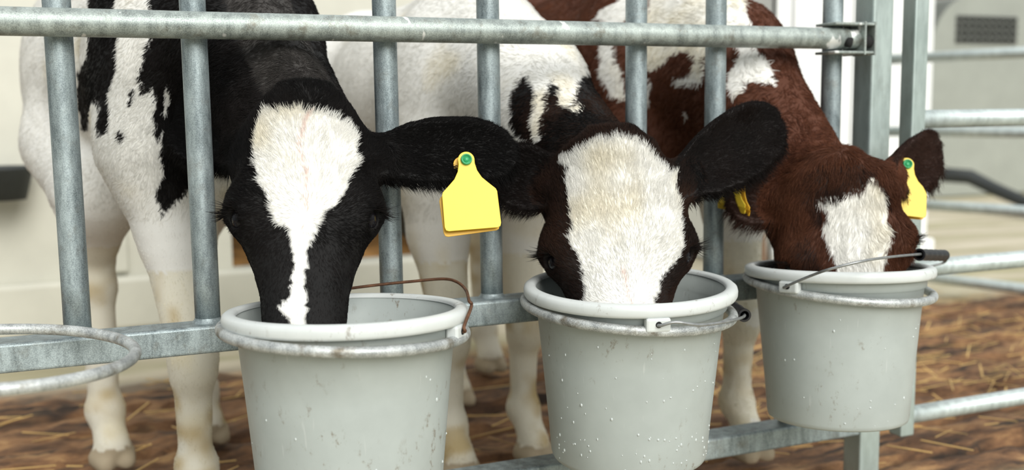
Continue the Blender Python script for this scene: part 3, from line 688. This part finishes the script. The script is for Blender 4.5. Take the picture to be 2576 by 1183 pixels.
def c2_fn(C, lb, isb, P, H):
    q = H.loc(P); near = isb & (q[:, 1] > -0.03) & (lb[:, 1] < -0.12)
    C[near] = BLACK
c2.body_fn = c2_fn; c2.part = (0.003, 0.19, 0.26, 0.002); c2.tint = (0.055, 0.026, 0.016); c2.tint_amt = 0.55; c2.rough = 1.0
c2.whorl = (0.004, 0.245); c2.curl = 0.40; c2.fur_len = 1.05; c2.fur_w = 1.0; c2.dens = (0.50, 0.09); c2.lashes = True

c3 = Calf(); c3.label = 'brown and white calf with a short white face patch and yellow ear tags'
c3.o = (1.06, 0.25); c3.psi = math.radians(0.5); c3.s = 1.03; c3.chart = math.radians(33); c3.vk = 0.84; c3.hk = 0.99
c3.poll = (2105, 412, -0.172); c3.nose = (2165, 700, -0.212); c3.face = math.radians(24); c3.tilt = 0
c3.nape = ((-0.022, 0.05, -0.10), 0.080); c3.neck = [((0.015, -0.08, 0.74), 0.108), ((0, 0.10, 0.80), 0.135)]
c3.fl = [(0.0, 0.04), (-0.01, -0.08)]; c3.hl = [(0, 0.0), (0.0, -0.05)]; c3.yfine = 0.08
c3.ears = [((0.080, 0.045, -0.055), (2360, 378, -0.10), (0.2, -1, 0.1), 0.045, 0.5, 0.0),
           ((-0.082, 0.060, -0.080), (1832, 480, -0.06), (-0.3, -1, 0.3), 0.045, 0.5, 0.0)]
c3.base = BROWN; c3.head_col = (0.070, 0.026, 0.014); c3.ear_col = (0.030, 0.015, 0.011)
c3.head_patches = [(DARKBR, [(2040,420),(2120,410),(2200,430),(2225,470),(2240,520),(2180,480),(2110,500),(2060,510),(2080,560),(2060,560),(2020,510),(2000,460)]),
    (DARKBR, [(1985,620),(2030,590),(2060,640),(2075,690),(1985,690)]),
    (WHITE, [(2050,505),(2080,498),(2120,490),(2175,475),(2182,450),(2205,450),(2225,490),(2235,560),(2243,610),(2235,640),(2222,670),(2210,705),(2205,750),(2125,750),(2115,705),(2100,660),(2085,620),(2070,570),(2085,550),(2085,520),(2062,512)])]
c3.body_patches = [(WHITE, [(1645,-80),(1860,-80),(1890,70),(1830,90),(1800,110),(1775,130),(1772,200),(1745,215),(1700,217),(1690,202),(1740,185),(1748,150),(1735,130),(1710,132),(1660,165),(1625,188),(1620,110)]),
    (WHITE, [(1825,210),(1845,235),(1870,235),(1880,215),(1905,205),(1962,218),(1935,160),(1890,105),(1850,105),(1857,140)]),
    (WHITE, [(1495,45),(1510,25),(1560,0),(1580,-60),(1600,-60),(1590,30),(1550,75),(1520,60)]), (WHITE, [(1512,110),(1545,110),(1550,160),(1570,200),(1580,262),(1540,235),(1512,190)]),
    (WHITE, [(1728,274),(1736,290),(1732,308),(1724,292)]), (WHITE, [(1625,195),(1640,215),(1632,262),(1622,280)])]
def c3_fn(C, lb, isb, P, H):
    C[isb & (lb[:, 2] < 0.56+0.04*np.sin(lb[:, 1]*14)) & (lb[:, 1] > -0.06)] = WHITE
    C[isb & (lb[:, 2] < 0.50)] = WHITE
c3.body_fn = c3_fn; c3.part = None; c3.tint = (0.16, 0.062, 0.032); c3.tint_amt = 0.5; c3.rough = 1.0
c3.whorl = (0.03, -0.06); c3.curl = 0.75; c3.fur_len = 1.25; c3.fur_w = 1.25; c3.dens = (0.28, 0.08); c3.lashes = True
for c in (c1, c2, c3): c.root = build_calf(c)

# ------------------------------------------------------------------ ear tags
def panel_outline(wd, ht):
    """tag outline: round head, flaring shoulders, square body; origin at the stud"""
    hw = wd/2; r = 0.0115; pts = [(r*math.cos(a), r*math.sin(a)) for a in np.linspace(math.radians(-10), math.radians(190), 14)]
    right = [(r*0.98, -0.006), (0.0135, -0.016), (0.019, -0.026), (0.027, -0.034), (hw*0.96, -0.043), (hw, -0.047), (hw*1.02, -ht+0.006), (hw*0.98, -ht+0.0015), (hw*0.88, -ht)]
    left = [(-x, y) for x, y in right]
    return (pts+left+right[::-1])
def plate(mb, out, M, th):
    n = len(out); v = [M @ Vector((x, 0, y)) for x, y in out]+[M @ Vector((x, th, y)) for x, y in out]
    mb.add(v, [tuple(range(n)), tuple(range(2*n-1, n-1, -1))]+[(i, (i+1) % n, n+(i+1) % n, n+i)[::-1] for i in range(n)])
def ear_tag(calf, px, yaw, roll, label, wd=0.072, ht=0.092, back=(-0.006, -0.004, -3), gap=0.004, sc=1.0, pitch=0.0, group='yellow ear tags'):
    h = calf.hit(*px); h = Vector(h); d = Vector(ray(*px)).normalized()
    M = Matrix.Translation(h-d*gap) @ Matrix.Rotation(yaw, 4, 'Z') @ Matrix.Rotation(pitch, 4, 'X') @ Matrix.Rotation(roll, 4, 'Y') @ Matrix.Scale(sc, 4)
    root = empty('ear_tag', tuple(h-d*gap)); tag(root, label, 'ear tag', group)
    m = MB(); plate(m, panel_outline(wd, ht), M, 0.0015); m.build('tag_panel', M_YEL, root, False, 0.0006, 2)
    m = MB(); plate(m, panel_outline(wd, ht), M @ Matrix.Translation((back[0], 0.010, back[1])) @ Matrix.Rotation(math.radians(back[2]), 4, 'Y'), 0.0015)
    m.build('back_panel', M_YEL2, root, False, 0.0006, 2)
    st = MB().lathe([(0.0, -0.0035), (0.0035, -0.0035), (0.0040, -0.0015), (0.0052, -0.0012), (0.0058, -0.0050), (0.0072, -0.0052), (0.0078, -0.0030), (0.0078, 0.0)], 28, M @ Matrix.Rotation(-math.pi/2, 4, 'X') @ Matrix.Scale(1, 4))
    st.build('stud', M_GREEN, root)
    MB().tube([M @ Vector((0, -0.0005, 0)), M @ Vector((0, 0.0125, 0))], 0.0028, 12).build('stud_pin', M_GREEN, root)
    return root
ear_tag(c1, (1173, 402), math.radians(-14), math.radians(-3), 'large blank yellow ear tag with a green stud on the black-faced calf', 0.076, 0.0975, gap=0.016, pitch=math.radians(-17))
ear_tag(c3, (2282, 414), math.radians(-24), math.radians(8), 'yellow ear tag in the brown calf\'s raised right-hand ear', 0.067, 0.086, (-0.004, -0.002, -3), gap=0.020, pitch=math.radians(-20))
ear_tag(c3, (1846, 456), math.radians(-75), math.radians(6), 'small yellow ear tag glimpsed beneath the white-faced calf\'s ear', 0.055, 0.048, (0.004, -0.003, 4))

# ------------------------------------------------------------------ ground
def ground():
    xs = np.concatenate([np.arange(-4, -0.8, 0.1), np.arange(-0.8, 3.2, 0.02), np.arange(3.2, 16, 0.2)])
    ys = np.concatenate([np.arange(-3, -0.2, 0.1), np.arange(-0.2, 2.6, 0.015), np.arange(2.6, 22, 0.2)])
    X, Y = np.meshgrid(xs, ys, indexing='ij'); P = np.stack([X.ravel(), Y.ravel(), 0*X.ravel()], 1)
    n = 0.7*0.010*vnoise(P*np.array([0.5, 1.4, 1]), 9, 3)+0.008*vnoise(P*np.array([0.6, 1.5, 1]), 24, 4)+0.005*vnoise(P, 60, 5)
    gap = np.abs(((P[:, 1]-0.42)/0.172+0.5) % 1-0.5)*0.172; cover = vnoise(P*np.array([1, 0.3, 1]), 3.2, 6)+0.5*vnoise(P, 9, 7)
    tr = np.where(gap < 0.024, -0.14*sstep(cover, -0.45, -0.05), 0)
    pen = sstep(P[:, 1], -0.15, -0.02)*(1-sstep(P[:, 1]+0.25*(P[:, 0]-2.3)*0+0.06*vnoise(P, 3, 8), 0.85 if False else 1.25, 1.45))
    z = (n-0.012+tr)*pen-0.012*(1-pen)
    ny = len(ys); I = np.arange(len(xs)-1)[:, None]*ny+np.arange(ny-1)[None]; I = I.ravel()
    me = bpy.data.meshes.new('ground'); me.from_pydata(np.stack([P[:, 0], P[:, 1], z], 1).tolist(), [], np.stack([I, I+ny, I+ny+1, I+1], 1).tolist()); me.update()
    a = me.attributes.new('pen', 'FLOAT', 'POINT'); a.data.foreach_set('value', pen.astype(np.float32))
    m, nt, b = mat('trodden_ground'); v = coords(nt, (0.45, 1.5, 1)); at = nd(nt, 'ShaderNodeAttribute', attribute_name='pen')
    mud = ramp(nt, noise(nt, v, 13, 8, 0.72), [(0.28, (0.020, 0.011, 0.006)), (0.42, (0.095, 0.045, 0.020)), (0.54, (0.23, 0.115, 0.050)), (0.66, (0.40, 0.235, 0.10)), (0.80, (0.50, 0.34, 0.17))])
    gap_shade = ramp(nt, noise(nt, coords(nt, (0.35, 2.6, 1)), 7, 3, 0.55), [(0.56, G3(0.0)), (0.64, G3(0.92))])  # dark streaks painted into the mud for the shade of slat gaps
    mud = mix(nt, gap_shade, mud, (0.016, 0.011, 0.008))
    yard = ramp(nt, noise(nt, v, 3.5, 5, 0.6), [(0.3, (0.42, 0.37, 0.26)), (0.7, (0.60, 0.54, 0.42))])
    yard = mix(nt, ramp(nt, noise(nt, coords(nt, (0.3, 1.6, 1)), 2.6, 3, 0.5), [(0.48, G3(0.0)), (0.62, G3(0.55))]), yard, (0.26, 0.25, 0.10))
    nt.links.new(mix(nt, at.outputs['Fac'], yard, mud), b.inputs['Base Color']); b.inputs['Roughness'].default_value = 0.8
    bump(nt, b, noise(nt, v, 90, 4, 0.7), 0.5, 0.006)
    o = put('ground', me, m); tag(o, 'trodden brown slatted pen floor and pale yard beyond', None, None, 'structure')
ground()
def straw():
    m = MB(); r = random.Random(4)
    for i in range(520):
        x = r.uniform(-0.7, 3.0) if i % 3 else r.gauss(1.75, 0.35); y = r.uniform(0.05, 1.35) if i % 3 else r.gauss(0.55, 0.22); l = r.uniform(0.03, 0.14); a = r.gauss(0.15, 0.8); t = r.uniform(-0.06, 0.10)
        z = r.uniform(0.0, 0.012); w = r.uniform(0.0009, 0.002); d = Vector((math.cos(a), math.sin(a), t)); n = Vector((-math.sin(a), math.cos(a), 0))
        p = Vector((x, y, z)); q = p+d*l; up = Vector((0, 0, w))
        m.add([p-n*w, p+n*w, q+n*w, q-n*w, p-n*w+up, p+n*w+up, q+n*w+up, q-n*w+up], [(0,3,2,1),(4,5,6,7),(0,1,5,4),(1,2,6,5),(2,3,7,6),(3,0,4,7)])
    o = m.build('straw', plain('straw_stalks', (0.55, 0.36, 0.13), 0.6, 0, 0.5, 8), None, False); tag(o, 'loose golden straw scattered over the brown pen floor', 'straw', None, 'stuff')
straw()

# ------------------------------------------------------------------ hutches and yard things behind
M_HUTCH = plain('white_hutch_plastic', (0.58, 0.57, 0.49), 0.5, 0, 0.06, 5)
M_HUTCHW = plain('bright_hutch_plastic', (0.84, 0.85, 0.84), 0.45, 0, 0.03, 5)
M_HUTCHG = plain('grey_hutch_plastic', (0.30, 0.315, 0.28), 0.5, 0, 0.06, 5)
def hutch(x0, x1, y0, y1, h, label, mt, door=None, r=0.3, plinth=True, tilt=0.0):
    root = empty('calf_hutch', ((x0+x1)/2, y0, 0)); tag(root, label, 'calf hutch')
    out = [(x0, 0.0), (x0, h-r)]+[(x0+r-r*math.cos(a), h-r+r*math.sin(a)) for a in np.linspace(0, math.pi/2, 9)][1:]
    out += [(x1-r+r*math.sin(a), h-r+r*math.cos(a)) for a in np.linspace(0, math.pi/2, 9)]+[(x1, 0.0)]
    n = len(out); sh = MB(); t = 0.03
    ins = [(min(max(x, x0+t), x1-t), min(z, h-t)) for x, z in out]
    v = [(x, y0, z) for x, z in out]+[(x, y1, z) for x, z in out]+[(x, y0, z) for x, z in ins]+[(x, y1, z) for x, z in ins]
    f = [(i, n+i, n+i+1, i+1) for i in range(n-1)]+[(2*n+i, 2*n+i+1, 3*n+i+1, 3*n+i) for i in range(n-1)]+[(i, i+1, 2*n+i+1, 2*n+i) for i in range(n-1)]+[(n+i, 3*n+i, 3*n+i+1, n+i+1) for i in range(n-1)]
    sh.add(v, f).build('hutch_shell', mt, root, False, 0.01, 2)
    MB().add([(x, y1-0.02, z) for x, z in out]+[(x, y1, z) for x, z in out], [tuple(range(n)), tuple(range(2*n-1, n-1, -1))]).build('back_wall', mt, root, False)
    fw = MB(); k = 3
    if door:
        d0, d1, s0, s1 = door
        fr = [p for p in out]; hole = [(d0, s0), (d0, s1-0.1), (d0+0.1, s1), (d1-0.1, s1), (d1, s1-0.1), (d1, s0)]
        rects = [[(x0+.001, 0), (d0, 0), (d0, h-r), (x0+.001, h-r)], [(d1, 0), (x1-.001, 0), (x1-.001, h-r), (d1, h-r)], [(d0, 0), (d1, 0), (d1, s0), (d0, s0)], [(d0, s1), (d1, s1), (d1, h-r), (d0, h-r)]]
        top = [p for p in out if p[1] >= h-r-1e-6]
        for q in rects+[top[::-1] if False else top]:
            m_ = len(q); fw.add([(x, y0-0.012, z) for x, z in q]+[(x, y0+0.02, z) for x, z in q], [tuple(range(m_)), tuple(range(2*m_-1, m_-1, -1))]+[(i, (i+1) % m_, m_+(i+1) % m_, m_+i)[::-1] for i in range(m_)])
    else: fw.add([(x, y0-0.012, z) for x, z in out]+[(x, y0+0.02, z) for x, z in out], [tuple(range(n)), tuple(range(2*n-1, n-1, -1))]+[(i, (i+1) % n, n+(i+1) % n, n+i)[::-1] for i in range(n)])
    fw.build('front_wall', mt, root, False)
    if plinth:
        if door: MB().box((x0-0.02, y0-0.07, 0.0), (x1+0.02, y0-0.0125, 0.17)).build('base_flange', mt, root, False, 0.015, 3)
        else: MB().box((x0-0.02, y0-0.05, 0.0), (x1+0.02, y0-0.0125, 0.10)).build('base_flange', mt, root, False, 0.015, 3)
    for i in range(3 if plinth else 0):
        xx = x0+(x1-x0)*(0.12+0.38*i)
        if door and door[0]-0.05 < xx < door[1]+0.05: continue
        MB().box((xx-0.03, y0-0.035, 0.18), (xx+0.03, y0-0.0125, h-r)).build('moulded_rib', mt, root, False, 0.012, 3)
    return root
hA = hutch(-1.5, 1.62, 2.10, 3.6, 1.75, 'large white hutch behind the two black and white calves', M_HUTCH, (0.42, 1.28, 0.17, 0.66))
bd = MB().add([(0.44, 2.2, 0.06), (1.26, 2.2, 0.06), (1.26, 3.5, 0.22), (0.44, 3.5, 0.22), (0.44, 2.2, 0.0), (1.26, 2.2, 0.0), (1.26, 3.5, 0.0), (0.44, 3.5, 0.0)], [(0,1,2,3),(4,7,6,5),(0,4,5,1),(1,5,6,2),(2,6,7,3),(3,7,4,0)]).build('bedding', plain('straw_bedding', (0.42, 0.22, 0.07), 0.9, 0, 0.5, 12), None, False)
tag(bd, 'deep orange straw bedding inside the large white hutch', 'bedding', None, 'stuff')
hutch(2.62, 3.46, 2.05, 3.4, 1.7, 'bright white hutch standing behind the brown calf', M_HUTCHW, None, 0.35)
pl = MB().box((0, 0, 0), (0.06, 0.03, 1.45), Matrix.Translation((2.50, 1.98, 0)) @ Matrix.Rotation(math.radians(-7), 4, 'Y')).build('timber_plank', plain('brown_timber', (0.14, 0.085, 0.05), 0.7), None, False, 0.003, 1)
tag(pl, 'brown timber plank leaning beside the bright white hutch', 'plank')
bk = MB().lathe([(0.0, 0.0), (0.10, 0.0), (0.13, 0.12), (0.14, 0.125), (0.14, 0.135), (0.128, 0.135), (0.098, 0.012), (0.0, 0.012)], 40, Matrix.Translation(on_y(0, 503, 1.985)) @ Matrix.Scale(0.74, 4)).build('feed_bowl', M_RUBBER)
tag(bk, 'dark rubber feed bowl fixed on the white hutch at far left', 'bowl')
hv = hutch(5.9, 8.4, 4.5, 6.3, 1.55, 'grey hutch with a dark slotted vent behind the far pen fence', M_HUTCHG, None, 0.45, False)
vent = empty('air_vent', (6.6, 4.48, 1.3), hv); vent.matrix_parent_inverse = parent_world(hv).inverted()
va, vb = on_y(2408, 42, 4.47), on_y(2560, 118, 4.47)
for i in range(4):
    for j in range(9):
        x = va[0]+(vb[0]-va[0])*(j+0.15)/9; z = vb[2]+(va[2]-vb[2])*(i+0.08)/4+0.02
        MB().box((x, 4.468, z), (x+(vb[0]-va[0])/9*0.62, 4.4885, z+(va[2]-vb[2])/4*0.72)).build('vent_slot', M_DARK, vent, False)
pp = MB().tube([P3(2375, 440, 6.9), P3(2440, 445, 6.9), P3(2500, 475, 6.7), P3(2570, 505, 6.4), P3(2640, 530, 6.1)], [0.05, 0.05, 0.045, 0.04, 0.04], 14).build('shade_tube', M_RUBBER)  # added dark tube, stands in for a wedge of shade
tag(pp, 'dark tube added for the hose lying in front of the vented grey hutch', 'shade')
bn = empty('barn', (9, 12, 0)); tag(bn, 'dark red barn beyond the grey vented hutch', 'barn')
MB().box((12.5, 11.0, 0), (26, 18, 3.2)).build('wall', plain('dark_red_boards', (0.07, 0.018, 0.015), 0.8, 0, 0.3, 3), bn, False)
MB().add([(12.0, 10.6, 3.1), (26.5, 10.6, 3.1), (26.5, 14.5, 5.0), (12.0, 14.5, 5.0), (26.5, 18.4, 3.1), (12.0, 18.4, 3.1)], [(0,1,2,3), (3,2,4,5), (5,4,1,0), (0,3,5), (1,4,2)]).build('roof', plain('slate_roof', (0.06, 0.06, 0.06), 0.8), bn, False)
